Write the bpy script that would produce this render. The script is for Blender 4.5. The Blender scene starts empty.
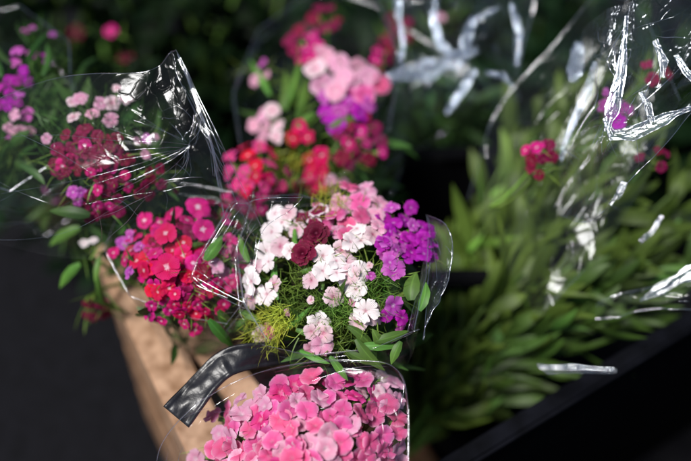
import bpy, bmesh, math, random
from mathutils import Vector, Matrix, Quaternion, noise
R = random.Random(7)
sc = bpy.context.scene
col = sc.collection
W, H = 691.0, 461.0
LENS = 50.0
F = LENS / 36.0 * W
PITCH = math.radians(50)
# ---------------------------------------------------------------- camera
TARGET = Vector((0, 0, 0.52))
fwd = Vector((0, math.cos(PITCH), -math.sin(PITCH)))
right = Vector((1, 0, 0))
upv = right.cross(fwd)
CAM = TARGET - fwd * 0.75
def P(px, py, d):
    return CAM + d * (fwd + right * ((px - W / 2) / F) + upv * ((H / 2 - py) / F))
def PZ(px, py, z):
    v = fwd + right * ((px - W / 2) / F) + upv * ((H / 2 - py) / F)
    return CAM + v * ((z - CAM.z) / v.z)
def px2m(p, d): return p * d / F

cam = bpy.data.cameras.new('camera')
cam.lens = LENS; cam.sensor_width = 36
cam.clip_start = 0.02; cam.clip_end = 200
cam.dof.use_dof = True; cam.dof.focus_distance = 0.735; cam.dof.aperture_fstop = 1.7
co = bpy.data.objects.new('camera', cam); col.objects.link(co)
co.location = CAM
co.rotation_euler = fwd.to_track_quat('-Z', 'Y').to_euler()
sc.camera = co

# ---------------------------------------------------------------- light
SUN_EL, SUN_AZ = math.radians(64), math.radians(238)      # azimuth from +Y towards +X
w = bpy.data.worlds.new('World'); sc.world = w; w.use_nodes = True
nt = w.node_tree
bg = nt.nodes['Background']
sky = nt.nodes.new('ShaderNodeTexSky'); sky.sky_type = 'NISHITA'; sky.sun_disc = False
sky.sun_elevation = SUN_EL; sky.sun_rotation = SUN_AZ
nt.links.new(sky.outputs[0], bg.inputs[0]); bg.inputs[1].default_value = 0.065
sl = bpy.data.lights.new('sun', 'SUN'); sl.energy = 5.0; sl.angle = math.radians(17); sl.color = (1, .97, .93)
so = bpy.data.objects.new('sun', sl); col.objects.link(so)
sd = Vector((math.sin(SUN_AZ) * math.cos(SUN_EL), math.cos(SUN_AZ) * math.cos(SUN_EL), math.sin(SUN_EL)))
so.rotation_euler = sd.to_track_quat('Z', 'Y').to_euler(); so.location = (0, 0, 3)
sc.view_settings.view_transform = 'Standard'; sc.view_settings.look = 'None'; sc.view_settings.exposure = 0
sc.render.engine = 'CYCLES'
sc.cycles.transparent_max_bounces = 20
sc.cycles.max_bounces = 4; sc.cycles.diffuse_bounces = 2; sc.cycles.glossy_bounces = 2; sc.cycles.transmission_bounces = 2
sc.cycles.caustics_reflective = False; sc.cycles.caustics_refractive = False

# ---------------------------------------------------------------- materials
def newmat(name):
    m = bpy.data.materials.new(name); m.use_nodes = True
    n = m.node_tree.nodes; n.clear()
    return m, n, m.node_tree.links
def ramp(n, stops):
    r = n.new('ShaderNodeValToRGB'); e = r.color_ramp.elements
    while len(e) > 1: e.remove(e[-1])
    e[0].position = stops[0][0]; e[0].color = (*stops[0][1], 1)
    for p, c in stops[1:]:
        k = e.new(p); k.color = (*c, 1)
    return r
def petal_mat(name, stops, transl=.3, hv=.03, vv=.25):
    m, n, l = newmat(name)
    out = n.new('ShaderNodeOutputMaterial')
    uv = n.new('ShaderNodeUVMap'); sx = n.new('ShaderNodeSeparateXYZ')
    l.new(uv.outputs[0], sx.inputs[0])
    ns = n.new('ShaderNodeTexNoise'); ns.inputs['Scale'].default_value = 260
    geo = n.new('ShaderNodeNewGeometry'); l.new(geo.outputs['Position'], ns.inputs['Vector'])
    ad = n.new('ShaderNodeMath'); ad.operation = 'MULTIPLY_ADD'; ad.inputs[1].default_value = .28
    l.new(ns.outputs[0], ad.inputs[0])
    sb = n.new('ShaderNodeMath'); sb.operation = 'SUBTRACT'; sb.inputs[1].default_value = .14
    l.new(sx.outputs[1], sb.inputs[0]); l.new(sb.outputs[0], ad.inputs[2])
    rp = ramp(n, stops); l.new(ad.outputs[0], rp.inputs[0])
    # fine radial veins
    vm = n.new('ShaderNodeMath'); vm.operation = 'MULTIPLY'; vm.inputs[1].default_value = 55
    l.new(sx.outputs[0], vm.inputs[0])
    vs = n.new('ShaderNodeMath'); vs.operation = 'SINE'; l.new(vm.outputs[0], vs.inputs[0])
    vr = n.new('ShaderNodeMapRange'); vr.inputs[1].default_value = -1; vr.inputs[2].default_value = 1
    vr.inputs[3].default_value = .86; vr.inputs[4].default_value = 1.0; l.new(vs.outputs[0], vr.inputs[0])
    oi = n.new('ShaderNodeObjectInfo')
    hs = n.new('ShaderNodeHueSaturation'); l.new(rp.outputs[0], hs.inputs['Color'])
    mr = n.new('ShaderNodeMapRange'); mr.inputs[3].default_value = .5 - hv; mr.inputs[4].default_value = .5 + hv
    l.new(oi.outputs['Random'], mr.inputs[0]); l.new(mr.outputs[0], hs.inputs['Hue'])
    mu = n.new('ShaderNodeMath'); mu.operation = 'MULTIPLY'; mu.inputs[1].default_value = 7.31; l.new(oi.outputs['Random'], mu.inputs[0])
    fr = n.new('ShaderNodeMath'); fr.operation = 'FRACT'; l.new(mu.outputs[0], fr.inputs[0])
    mv = n.new('ShaderNodeMapRange'); mv.inputs[3].default_value = 1 - vv; mv.inputs[4].default_value = 1.06
    l.new(fr.outputs[0], mv.inputs[0])
    m2 = n.new('ShaderNodeMath'); m2.operation = 'MULTIPLY'; l.new(mv.outputs[0], m2.inputs[0]); l.new(vr.outputs[0], m2.inputs[1])
    l.new(m2.outputs[0], hs.inputs['Value'])
    p = n.new('ShaderNodeBsdfPrincipled'); p.inputs['Roughness'].default_value = .55
    p.inputs['Specular IOR Level'].default_value = .25
    l.new(hs.outputs[0], p.inputs['Base Color'])
    bp = n.new('ShaderNodeBump'); bp.inputs['Strength'].default_value = .35; bp.inputs['Distance'].default_value = .0006
    l.new(vs.outputs[0], bp.inputs['Height']); l.new(bp.outputs[0], p.inputs['Normal'])
    t = n.new('ShaderNodeBsdfTranslucent'); l.new(hs.outputs[0], t.inputs[0])
    mx = n.new('ShaderNodeMixShader'); mx.inputs[0].default_value = transl
    l.new(p.outputs[0], mx.inputs[1]); l.new(t.outputs[0], mx.inputs[2]); l.new(mx.outputs[0], out.inputs[0])
    return m
PM = {}
PM['white'] = petal_mat('white_petal', [(0, (.65, .3, .38)), (.2, (.95, .8, .83)), (1, (1, .93, .93))], hv=.0, vv=.05, transl=.2)
PM['blush'] = petal_mat('blush_petal', [(0, (.65, .15, .3)), (.28, (.95, .58, .68)), (1, (1, .8, .86))], hv=.01, vv=.15)
PM['pink'] = petal_mat('pink_petal', [(0, (.8, .2, .4)), (.3, (.92, .11, .36)), (.75, (.93, .19, .46)), (1, (.96, .45, .66))], hv=.015)
PM['hotpink'] = petal_mat('hot_pink_petal', [(0, (.95, .4, .55)), (.3, (.9, .03, .24)), (1, (.94, .11, .42))], hv=.012)
PM['rose'] = petal_mat('rose_petal', [(0, (.98, .7, .8)), (.35, (.95, .38, .6)), (1, (.97, .58, .75))], hv=.01)
PM['purple'] = petal_mat('purple_petal', [(0, (.7, .25, .7)), (.22, (.48, .006, .42)), (1, (.6, .02, .56))], hv=.02)
PM['lilac'] = petal_mat('lilac_petal', [(0, (.9, .5, .85)), (.25, (.6, .05, .5)), (1, (.75, .2, .66))], hv=.02)
PM['magenta'] = petal_mat('magenta_petal', [(0, (1, .8, .9)), (.14, (.95, .45, .65)), (.24, (.75, .006, .2)), (1, (.85, .02, .3))], hv=.012)
PM['red'] = petal_mat('red_petal', [(0, (1, .75, .8)), (.12, (.95, .35, .45)), (.22, (.74, .003, .06)), (1, (.82, .006, .13))], hv=.012)
PM['maroon'] = petal_mat('maroon_petal', [(0, (.5, .1, .2)), (.2, (.11, .002, .02)), (.86, (.2, .004, .04)), (1, (.35, .03, .09))], hv=.01)
PM['edged'] = petal_mat('white_edged_maroon_petal', [(0, (.6, .2, .3)), (.2, (.16, .004, .04)), (.66, (.3, .01, .09)), (.74, (.9, .7, .8)), (1, (.95, .85, .9))], hv=.01)
PM['wine'] = petal_mat('wine_petal', [(0, (.5, .1, .2)), (.2, (.22, .003, .04)), (1, (.34, .006, .09))], hv=.015)

def green_mat(name, base, tip, rough=.5, transl=.25, scale=40, spec=.35, lo=.6):
    m, n, l = newmat(name)
    out = n.new('ShaderNodeOutputMaterial')
    uv = n.new('ShaderNodeUVMap'); sx = n.new('ShaderNodeSeparateXYZ'); l.new(uv.outputs[0], sx.inputs[0])
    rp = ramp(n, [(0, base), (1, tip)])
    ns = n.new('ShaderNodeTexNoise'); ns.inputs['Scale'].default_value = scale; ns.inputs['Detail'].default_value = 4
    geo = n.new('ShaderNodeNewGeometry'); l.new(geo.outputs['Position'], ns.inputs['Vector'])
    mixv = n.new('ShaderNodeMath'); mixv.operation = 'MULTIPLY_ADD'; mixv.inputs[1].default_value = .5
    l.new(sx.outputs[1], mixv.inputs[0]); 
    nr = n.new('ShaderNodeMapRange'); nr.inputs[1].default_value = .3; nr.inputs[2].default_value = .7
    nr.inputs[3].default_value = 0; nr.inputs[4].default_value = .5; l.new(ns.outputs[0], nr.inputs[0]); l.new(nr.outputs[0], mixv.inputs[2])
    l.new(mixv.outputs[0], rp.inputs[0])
    # midrib
    ab = n.new('ShaderNodeMath'); ab.operation = 'SUBTRACT'; ab.inputs[1].default_value = .5; l.new(sx.outputs[0], ab.inputs[0])
    ab2 = n.new('ShaderNodeMath'); ab2.operation = 'ABSOLUTE'; l.new(ab.outputs[0], ab2.inputs[0])
    rib = n.new('ShaderNodeMapRange'); rib.inputs[1].default_value = 0; rib.inputs[2].default_value = .09
    rib.inputs[3].default_value = 1.5; rib.inputs[4].default_value = 1.0; l.new(ab2.outputs[0], rib.inputs[0])
    oi = n.new('ShaderNodeObjectInfo')
    mr = n.new('ShaderNodeMapRange'); mr.inputs[3].default_value = lo; mr.inputs[4].default_value = 1.25; l.new(oi.outputs['Random'], mr.inputs[0])
    mm = n.new('ShaderNodeMath'); mm.operation = 'MULTIPLY'; l.new(rib.outputs[0], mm.inputs[0]); l.new(mr.outputs[0], mm.inputs[1])
    hs = n.new('ShaderNodeHueSaturation'); l.new(rp.outputs[0], hs.inputs['Color']); l.new(mm.outputs[0], hs.inputs['Value'])
    mh = n.new('ShaderNodeMapRange'); mh.inputs[3].default_value = .48; mh.inputs[4].default_value = .52; l.new(oi.outputs['Random'], mh.inputs[0]); l.new(mh.outputs[0], hs.inputs['Hue'])
    p = n.new('ShaderNodeBsdfPrincipled'); p.inputs['Roughness'].default_value = rough; p.inputs['Specular IOR Level'].default_value = spec
    l.new(hs.outputs[0], p.inputs['Base Color'])
    bp = n.new('ShaderNodeBump'); bp.inputs['Strength'].default_value = .4; bp.inputs['Distance'].default_value = .001
    l.new(ns.outputs[0], bp.inputs['Height']); l.new(bp.outputs[0], p.inputs['Normal'])
    t = n.new('ShaderNodeBsdfTranslucent'); l.new(hs.outputs[0], t.inputs[0])
    mx = n.new('ShaderNodeMixShader'); mx.inputs[0].default_value = transl
    l.new(p.outputs[0], mx.inputs[1]); l.new(t.outputs[0], mx.inputs[2]); l.new(mx.outputs[0], out.inputs[0])
    return m
G = {}
G['needle'] = green_mat('green_bract', (.05, .14, .02), (.34, .52, .09))
G['dimneedle'] = green_mat('dim_green_bract', (.02, .06, .012), (.10, .20, .03))  # shade over the left bouquets put into a darker green
G['yellow'] = green_mat('yellow_green_bract', (.22, .34, .03), (.8, .78, .10))
G['leaf'] = green_mat('leaf', (.05, .15, .025), (.17, .36, .06))
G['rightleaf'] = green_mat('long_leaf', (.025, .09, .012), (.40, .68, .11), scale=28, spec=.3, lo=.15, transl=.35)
G['darkleaf'] = green_mat('dark_leaf', (.002, .008, .003), (.010, .028, .008), scale=12, spec=.1)  # fading light at the back put into a near-black leaf colour
G['lowleaf'] = green_mat('lower_leaf', (.008, .032, .005), (.15, .28, .05), scale=28, spec=.3, lo=.1)
G['midleaf'] = green_mat('mid_leaf', (.02, .06, .012), (.07, .15, .03), scale=20)

def film_mat(name, f0=.045, rough=.04, haze=.004, bump=.3, tint=(.97, .975, .98), cr_=1, gc=(.95, .97, 1)):
    m, n, l = newmat(name)
    out = n.new('ShaderNodeOutputMaterial')
    uv = n.new('ShaderNodeUVMap')
    mp = n.new('ShaderNodeMapping'); mp.inputs['Scale'].default_value = (1, 1, 1); l.new(uv.outputs[0], mp.inputs[0])
    ns = n.new('ShaderNodeTexNoise'); ns.inputs['Scale'].default_value = 45; ns.inputs['Detail'].default_value = 3; l.new(mp.outputs[0], ns.inputs['Vector'])
    vo = n.new('ShaderNodeTexVoronoi'); vo.inputs['Scale'].default_value = 28; l.new(mp.outputs[0], vo.inputs['Vector'])
    ad = n.new('ShaderNodeMath'); ad.operation = 'ADD'; l.new(ns.outputs[0], ad.inputs[0]); l.new(vo.outputs['Distance'], ad.inputs[1])
    bp = n.new('ShaderNodeBump'); bp.inputs['Strength'].default_value = bump; bp.inputs['Distance'].default_value = .0025
    l.new(ad.outputs[0], bp.inputs['Height'])
    # sharp crease lines : bent cell borders at two sizes
    dn = n.new('ShaderNodeTexNoise'); dn.inputs['Scale'].default_value = 5; l.new(uv.outputs[0], dn.inputs['Vector'])
    dmx = n.new('ShaderNodeVectorMath'); dmx.operation = 'MULTIPLY_ADD'; dmx.inputs[1].default_value = (.12, .12, 0)
    l.new(dn.outputs['Color'], dmx.inputs[0]); l.new(uv.outputs[0], dmx.inputs[2])
    last = bp
    for sca, wdt, st in ((4.5, .05, 1.0), (11, .06, .7)):
        v2 = n.new('ShaderNodeTexVoronoi'); v2.feature = 'DISTANCE_TO_EDGE'; v2.inputs['Scale'].default_value = sca
        l.new(dmx.outputs[0], v2.inputs['Vector'])
        r2 = n.new('ShaderNodeMapRange'); r2.inputs[1].default_value = 0; r2.inputs[2].default_value = wdt
        r2.inputs[3].default_value = 1; r2.inputs[4].default_value = 0; l.new(v2.outputs['Distance'], r2.inputs[0])
        b2 = n.new('ShaderNodeBump'); b2.inputs['Strength'].default_value = st * cr_; b2.inputs['Distance'].default_value = .0015
        l.new(r2.outputs[0], b2.inputs['Height']); l.new(last.outputs[0], b2.inputs['Normal']); last = b2
    bp = last
    lw = n.new('ShaderNodeLayerWeight'); lw.inputs[0].default_value = .5; l.new(bp.outputs[0], lw.inputs['Normal'])
    pw = n.new('ShaderNodeMath'); pw.operation = 'POWER'; pw.inputs[1].default_value = 5; l.new(lw.outputs['Facing'], pw.inputs[0])
    fr = n.new('ShaderNodeMath'); fr.operation = 'MULTIPLY_ADD'; fr.inputs[1].default_value = .6; fr.inputs[2].default_value = f0; l.new(pw.outputs[0], fr.inputs[0])
    tr = n.new('ShaderNodeBsdfTransparent'); tr.inputs[0].default_value = (*tint, 1)
    df = n.new('ShaderNodeBsdfDiffuse'); df.inputs[0].default_value = (.8, .82, .85, 1)
    m0 = n.new('ShaderNodeMixShader'); m0.inputs[0].default_value = haze; l.new(tr.outputs[0], m0.inputs[1]); l.new(df.outputs[0], m0.inputs[2])
    gl = n.new('ShaderNodeBsdfGlossy'); gl.inputs['Roughness'].default_value = rough; gl.inputs['Color'].default_value = (*gc, 1)
    l.new(bp.outputs[0], gl.inputs['Normal'])
    m1 = n.new('ShaderNodeMixShader'); l.new(fr.outputs[0], m1.inputs[0]); l.new(m0.outputs[0], m1.inputs[1]); l.new(gl.outputs[0], m1.inputs[2])
    l.new(m1.outputs[0], out.inputs[0])
    return m
FILM = film_mat('cellophane', f0=.018, rough=.16, bump=.04, cr_=.18)
FILM2 = film_mat('heavy_cellophane', f0=.055, rough=.15, haze=.008, bump=.12, cr_=.4, gc=(.8, .88, 1))
FILM3 = film_mat('glint_cellophane', f0=.5, rough=.12, haze=.01, bump=.12, cr_=.8, gc=(.9, .95, 1))  # extra reflective, only for the added highlight strips
FILM4 = film_mat('soft_glint_cellophane', f0=.42, rough=.17, haze=.02, bump=.3, cr_=1, gc=(.72, .84, 1))  # bluer, softer version for the blurred highlight strips
FILM5 = film_mat('creased_cellophane', f0=.35, rough=.12, haze=.02, bump=.0, cr_=0)
def solid_mat(name, c1, c2, scale, rough, bump=.3, stretch=(1, 1, 1), spec=.5, bd=.002):
    m, n, l = newmat(name)
    out = n.new('ShaderNodeOutputMaterial')
    tc = n.new('ShaderNodeTexCoord'); mp = n.new('ShaderNodeMapping'); mp.inputs['Scale'].default_value = stretch
    l.new(tc.outputs['Object'], mp.inputs[0])
    ns = n.new('ShaderNodeTexNoise'); ns.inputs['Scale'].default_value = scale; ns.inputs['Detail'].default_value = 8; l.new(mp.outputs[0], ns.inputs['Vector'])
    rp = ramp(n, [(.3, c1), (.7, c2)]); l.new(ns.outputs[0], rp.inputs[0])
    p = n.new('ShaderNodeBsdfPrincipled'); p.inputs['Roughness'].default_value = rough; p.inputs['Specular IOR Level'].default_value = spec
    l.new(rp.outputs[0], p.inputs['Base Color'])
    bp = n.new('ShaderNodeBump'); bp.inputs['Strength'].default_value = bump; bp.inputs['Distance'].default_value = bd
    l.new(ns.outputs[0], bp.inputs['Height']); l.new(bp.outputs[0], p.inputs['Normal'])
    l.new(p.outputs[0], out.inputs[0])
    return m
M_GROUND = solid_mat('asphalt', (.002, .002, .003), (.0055, .0055, .008), 60, .9, spec=.15)
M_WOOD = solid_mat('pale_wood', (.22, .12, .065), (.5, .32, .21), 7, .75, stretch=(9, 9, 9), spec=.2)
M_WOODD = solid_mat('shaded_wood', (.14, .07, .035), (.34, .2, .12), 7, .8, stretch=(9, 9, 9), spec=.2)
M_BLACK = solid_mat('black_plastic', (.002, .002, .003), (.004, .004, .005), 30, .9, spec=.05)
M_STRAP = solid_mat('worn_black_plastic', (.004, .004, .005), (.02, .02, .025), 45, .38, bump=.7, spec=.6, bd=.003)
M_RIM = solid_mat('scuffed_black_plastic', (.001, .0012, .002), (.005, .0055, .009), 40, .85, spec=.08)
M_STEM = green_mat('stem', (.08, .18, .03), (.2, .36, .08))

# ---------------------------------------------------------------- object helpers
def bm_obj(name, bm, mat, loc=Vector((0, 0, 0)), smooth=True):
    me = bpy.data.meshes.new(name); bm.to_mesh(me); bm.free()
    if smooth:
        for p in me.polygons: p.use_smooth = True
    me.materials.append(mat)
    return mk(name, me, loc)
WL = {}
def mk(name, data, loc, parent=None, rot=None, scale=None):
    o = bpy.data.objects.new(name, data); col.objects.link(o)
    WL[o.name] = Vector(loc)
    o.location = loc
    if rot is not None:
        o.rotation_mode = 'QUATERNION'; o.rotation_quaternion = rot
    if scale is not None: o.scale = scale if hasattr(scale, '__len__') else (scale,) * 3
    if parent is not None: attach(o, parent)
    return o
def attach(o, parent):            # parents never carry rotation or scale
    o.parent = parent; o.location = WL[o.name] - WL[parent.name]
def root(name, loc, label, cat, group=None):
    o = mk(name, None, loc); o.empty_display_size = .03
    o['label'] = label; o['category'] = cat
    if group: o['group'] = group
    return o

# ---------------------------------------------------------------- floret meshes
def petal_grid(bm, uvl, ang, L, Wd, claw, fringe, lift, curl, rnd, nu=6, nv=9, z0=0, fold=0):
    ca, sa = math.cos(ang), math.sin(ang)
    rows = []
    teeth = [rnd.uniform(-1, 1) for _ in range(nu + 1)]
    tw = rnd.uniform(-.25, .25)
    for j in range(nv + 1):
        t = j / nv
        wprof = claw + (1 - claw) * math.sin(min(1, t * 1.02) ** 1.25 * math.pi * .62) 
        if t > .8: wprof *= 1 - ((t - .8) / .2) ** 2 * .38
        row = []
        for i in range(nu + 1):
            s = i / nu * 2 - 1
            tt = t
            if j == nv: tt = t + fringe * teeth[i] - .10 * s * s
            elif t > .6: tt = t - .10 * s * s * ((t - .6) / .4)
            x = L * tt; y = Wd * .5 * wprof * s
            z = z0 + lift * L * math.sin(t * 1.5) - curl * L * t * t * t + .05 * L * math.sin(s * 3.1 + tw * 6) * t + fold * L * abs(s) * t * .35
            z += tw * y * t
            row.append((bm.verts.new((x * ca - y * sa, x * sa + y * ca, z)), (i / nu, t)))
        rows.append(row)
    for j in range(nv):
        for i in range(nu):
            q = [rows[j][i], rows[j][i + 1], rows[j + 1][i + 1], rows[j + 1][i]]
            f = bm.faces.new([v[0] for v in q])
            for lp, v in zip(f.loops, q): lp[uvl].uv = v[1]
def floret_mesh(name, mat, seed, n=5, L=.5, Wd=.46, claw=.16, fringe=.05, lift=.12, curl=.12, fold=0, layers=1):
    rnd = random.Random(seed)
    bm = bmesh.new(); uvl = bm.loops.layers.uv.new('UVMap')
    for ly in range(layers):
        off = rnd.uniform(0, 1) + ly * .6
        sc_ = 1 - .25 * ly
        for k in range(n):
            petal_grid(bm, uvl, off + k * 2 * math.pi / n + rnd.uniform(-.12, .12), L * sc_ * rnd.uniform(.88, 1.08), Wd * sc_ * rnd.uniform(.88, 1.1), claw, fringe,
                       lift + rnd.uniform(-.1, .14) + ly * .25, curl + rnd.uniform(-.08, .16), rnd, z0=k * .006 + ly * .02, fold=fold * rnd.uniform(0, 1))
    me = bpy.data.meshes.new(name); bm.to_mesh(me); bm.free()
    for p in me.polygons: p.use_smooth = True
    me.materials.append(mat)
    return me
SHAPES = {
    'william': dict(L=.5, Wd=.48, claw=.14, fringe=.07, lift=.2, curl=.16, fold=.3),
    'disc': dict(L=.5, Wd=.56, claw=.3, fringe=.06, lift=.03, curl=.05),
    'round': dict(L=.5, Wd=.58, claw=.2, fringe=.03, lift=.24, curl=.16, fold=.5),
    'double': dict(L=.5, Wd=.5, claw=.25, fringe=.06, lift=.2, curl=.1, layers=3),
}
_fm = {}
def floret(colr, shape):
    k = (colr, shape)
    if k not in _fm:
        _fm[k] = [floret_mesh('floret', PM[colr], hash_(colr + shape) + s, **SHAPES[shape]) for s in range(6)]
    return R.choice(_fm[k])
def hash_(s): return sum((i + 3) * ord(c) for i, c in enumerate(s))

# ---------------------------------------------------------------- green meshes
def frame(n, rnd=R):
    n = n.normalized(); q = n.to_track_quat('Z', 'Y')
    return q @ Quaternion((0, 0, 1), rnd.uniform(0, 6.283))
def blade(bm, uvl, pts, width, across, prof=None, vfold=.25, nw=2):
    """ribbon along pts, widest mid, pointed; across = approx side dir"""
    n = len(pts) - 1; rows = []
    for j, p in enumerate(pts):
        t = j / n
        tan = (pts[min(j + 1, n)] - pts[max(j - 1, 0)]).normalized()
        s = across - tan * across.dot(tan)
        s = s.normalized() if s.length > 1e-6 else tan.orthogonal().normalized()
        nn = tan.cross(s)
        w_ = width * .5 * (prof(t) if prof else max(.06, math.sin(math.pi * min(1, t * .93 + .07)) ** .8))
        row = []
        for i in range(nw + 1):
            k = i / nw * 2 - 1
            row.append((bm.verts.new(p + s * (w_ * k) + nn * (abs(k) * w_ * vfold)), (i / nw, t)))
        rows.append(row)
    for j in range(n):
        for i in range(nw):
            q = [rows[j][i], rows[j][i + 1], rows[j + 1][i + 1], rows[j + 1][i]]
            f = bm.faces.new([v[0] for v in q])
            for lp, v in zip(f.loops, q): lp[uvl].uv = v[1]
def rdir(rnd=R):
    while True:
        v = Vector((rnd.uniform(-1, 1), rnd.uniform(-1, 1), rnd.uniform(-1, 1)))
        if .05 < v.length < 1: return v.normalized()
def needles(bm, uvl, c, nrm, n, L, wd, spread=1.0, depth=.4):
    """spiky bracts fanning out of c"""
    for _ in range(n):
        d = (nrm * R.uniform(.25, 1.2) + rdir() * spread).normalized()
        if d.dot(nrm) < -.1: d = (d + nrm * .6).normalized()
        l_ = L * R.uniform(.6, 1.15); b = rdir() * l_ * .25
        s0 = c - nrm * depth * L + rdir() * L * .28
        pts = [s0 + d * (l_ * t) + b * (t * t) for t in (0, .25, .5, .75, 1)]
        blade(bm, uvl, pts, wd * R.uniform(.7, 1.4), rdir(), prof=lambda t: max(.04, 1 - t * t), nw=1, vfold=0)
def tube(bm, uvl, pts, r, seg=6):
    rows = []; n = len(pts) - 1
    for j, p in enumerate(pts):
        tan = (pts[min(j + 1, n)] - pts[max(j - 1, 0)]).normalized()
        a = tan.orthogonal().normalized() if j == 0 else (a - tan * a.dot(tan)).normalized()
        b = tan.cross(a); rr = r(j / n) if callable(r) else r
        rows.append([bm.verts.new(p + (a * math.cos(k * 6.2832 / seg) + b * math.sin(k * 6.2832 / seg)) * rr) for k in range(seg)])
    for j in range(n):
        for k in range(seg):
            f = bm.faces.new([rows[j][k], rows[j][(k + 1) % seg], rows[j + 1][(k + 1) % seg], rows[j + 1][k]])
            for lp in f.loops: lp[uvl].uv = (.2, j / n)
def new_bm():
    bm = bmesh.new(); return bm, bm.loops.layers.uv.new('UVMap')

def leaf_part(parent, p0, p1, width, mat='leaf', bend=.12, name='leaf', twist=None, toward=None):
    bm, uvl = new_bm()
    ax = p1 - p0; L = ax.length
    view = (CAM - p0).normalized() if toward is None else toward
    side = ax.cross(view).normalized()
    side = (side + view * R.uniform(-.5, .5)).normalized() if twist is None else side
    b = view * L * bend + side * L * R.uniform(-.08, .08)
    pts = [p0 * (1 - t) + p1 * t + b * (4 * t * (1 - t)) - p0 for t in [i / 9 for i in range(10)]]
    wv = R.uniform(0, 6)
    blade(bm, uvl, pts, width, side, nw=4, vfold=.3, prof=lambda t: max(.05, math.sin(math.pi * min(1, t * .9 + .1)) ** .75) * (1 + .05 * math.sin(t * 17 + wv)))
    o = bm_obj(name, bm, G[mat], p0); attach(o, parent)
    return o

# ---------------------------------------------------------------- bouquets
class Bouquet:
    fs = 1.0
    def __init__(s, label, cx, cy, rx, ry, d0, slope=.45, bulge=.035, group=None, gather=(0, .02, -.26), name='bouquet', cat='bouquet'):
        s.cx, s.cy, s.rx, s.ry, s.d0, s.slope, s.bulge = cx, cy, rx, ry, d0, slope, bulge
        s.C = P(cx, cy, d0); s.G = s.C + Vector(gather)
        s.root = root(name, s.G, label, cat, group)
        s.heads = []
    def surf(s, x, y):
        rho = ((x - s.cx) / s.rx) ** 2 + ((y - s.cy) / s.ry) ** 2
        return P(x, y, s.d0 + s.slope * (s.cy - y) * s.d0 / F + s.bulge * min(rho, 2.5))
    def nrm(s, x, y):
        a = s.surf(x + 1, y) - s.surf(x - 1, y); b = s.surf(x, y - 1) - s.surf(x, y + 1)
        n = a.cross(b).normalized()
        return n if n.dot(CAM - s.C) > 0 else -n
    def head(s, x, y, rpx, florets, tuft='needle', nn=40, nl=26, nw=1.1, sink=.006, tilt=.42):
        """florets: list of (x, y, size_px, colour, shape) ; one umbel with its stem, bracts and florets"""
        c = s.surf(x, y); n = s.nrm(x, y)
        bm, uvl = new_bm()
        m = px2m(1, s.d0)
        base = c - n * (rpx * m * .6 + .012)
        for _ in range(max(1, nn // 14)):
            pass
        for k in range(nn):
            a = R.uniform(0, 6.283); rr = rpx * math.sqrt(R.random()) * .95
            q = s.surf(x + rr * math.cos(a), y + rr * math.sin(a)) - n * (.002 if tuft != 'yellow' else -.005)
            needles(bm, uvl, q - base + Vector((0, 0, 0)), n, 1, nl * m, nw * m, spread=.8, depth=.3)
        # stem
        g = s.G - base + Vector((R.uniform(-1, 1), R.uniform(-1, 1), R.uniform(-1, 1))) * .008
        pts = [g * t + n * (-.05 * 4 * t * (1 - t) * .4) for t in [i / 8 for i in range(9)]]
        tube(bm, uvl, pts, .0016)
        # floret stalks
        for f in florets:
            q = s.surf(f[0], f[1]) - n * .004 - base
            tube(bm, uvl, [Vector((0, 0, 0)), q * .5 - n * .002, q], lambda t: .0007 + .0011 * t, 5)
        h = bm_obj('flower_head', bm, G[tuft], base); attach(h, s.root)
        for f in florets:
            fx, fy, sz, colr, shp = f[:5]
            up = f[5] if len(f) > 5 else R.uniform(-.004, .004)
            fn = s.nrm(fx, fy)
            fn = (fn + rdir() * tilt + (CAM - c).normalized() * .25).normalized()
            mk('floret', floret(colr, shp), s.surf(fx, fy) + fn * up, h, frame(fn), sz * m * s.fs * R.uniform(.93, 1.1))
        s.heads.append(h)
        return h
    def auto(s, x, y, rpx, sz, colr, shp, n=None, **kw):
        """umbel filled with florets of one colour (colr may be a list)"""
        cs = colr if isinstance(colr, (list, tuple)) else [colr]
        pts = []; tries = 0; md = sz * .6
        n = n or 60
        while len(pts) < n and tries < 700:
            tries += 1
            a = R.uniform(0, 6.283); rr = rpx * math.sqrt(R.random())
            q = (x + rr * math.cos(a), y + rr * math.sin(a))
            if all((q[0] - u[0]) ** 2 + (q[1] - u[1]) ** 2 > md * md for u in pts): pts.append(q)
        return s.head(x, y, rpx, [(q[0], q[1], sz * R.uniform(.85, 1.12), R.choice(cs), shp) for q in pts], **kw)
    def leaf(s, x0, y0, x1, y1, wpx, dz=-.004, dz1=-.012, mat='leaf', **kw):
        d = (CAM - s.C).normalized()
        return leaf_part(s.root, s.surf(x0, y0) - d * dz, s.surf(x1, y1) - d * dz1, px2m(wpx * .78, s.d0), mat, **kw)
    def stems(s, n, mat='midleaf', r=.02):
        """leafy stalks under the flowers"""
        for k in range(n):
            a = R.uniform(0, 6.283); rr = math.sqrt(R.random()) * .9
            top = s.surf(s.cx + s.rx * rr * math.cos(a), s.cy + s.ry * rr * math.sin(a))
            top = top + (s.G - top).normalized() * .035
            g = s.G + rdir() * .008
            bm, uvl = new_bm()
            pts = [top * (1 - t) + g * t - top for t in [i / 6 for i in range(7)]]
            tube(bm, uvl, pts, .0018)
            for j in range(7):
                q = pts[0] * (1 - j / 9) + pts[-1] * (j / 9)
                d = (rdir() + (top - g).normalized() * .7).normalized(); L = R.uniform(.03, .055)
                b = rdir() * L * .2
                blade(bm, uvl, [q + d * L * t + b * t * t for t in [i / 6 for i in range(7)]], R.uniform(.007, .013), rdir(), nw=2)
            o = bm_obj('leafy_stem', bm, G[mat], top); attach(o, s.root)

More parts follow.
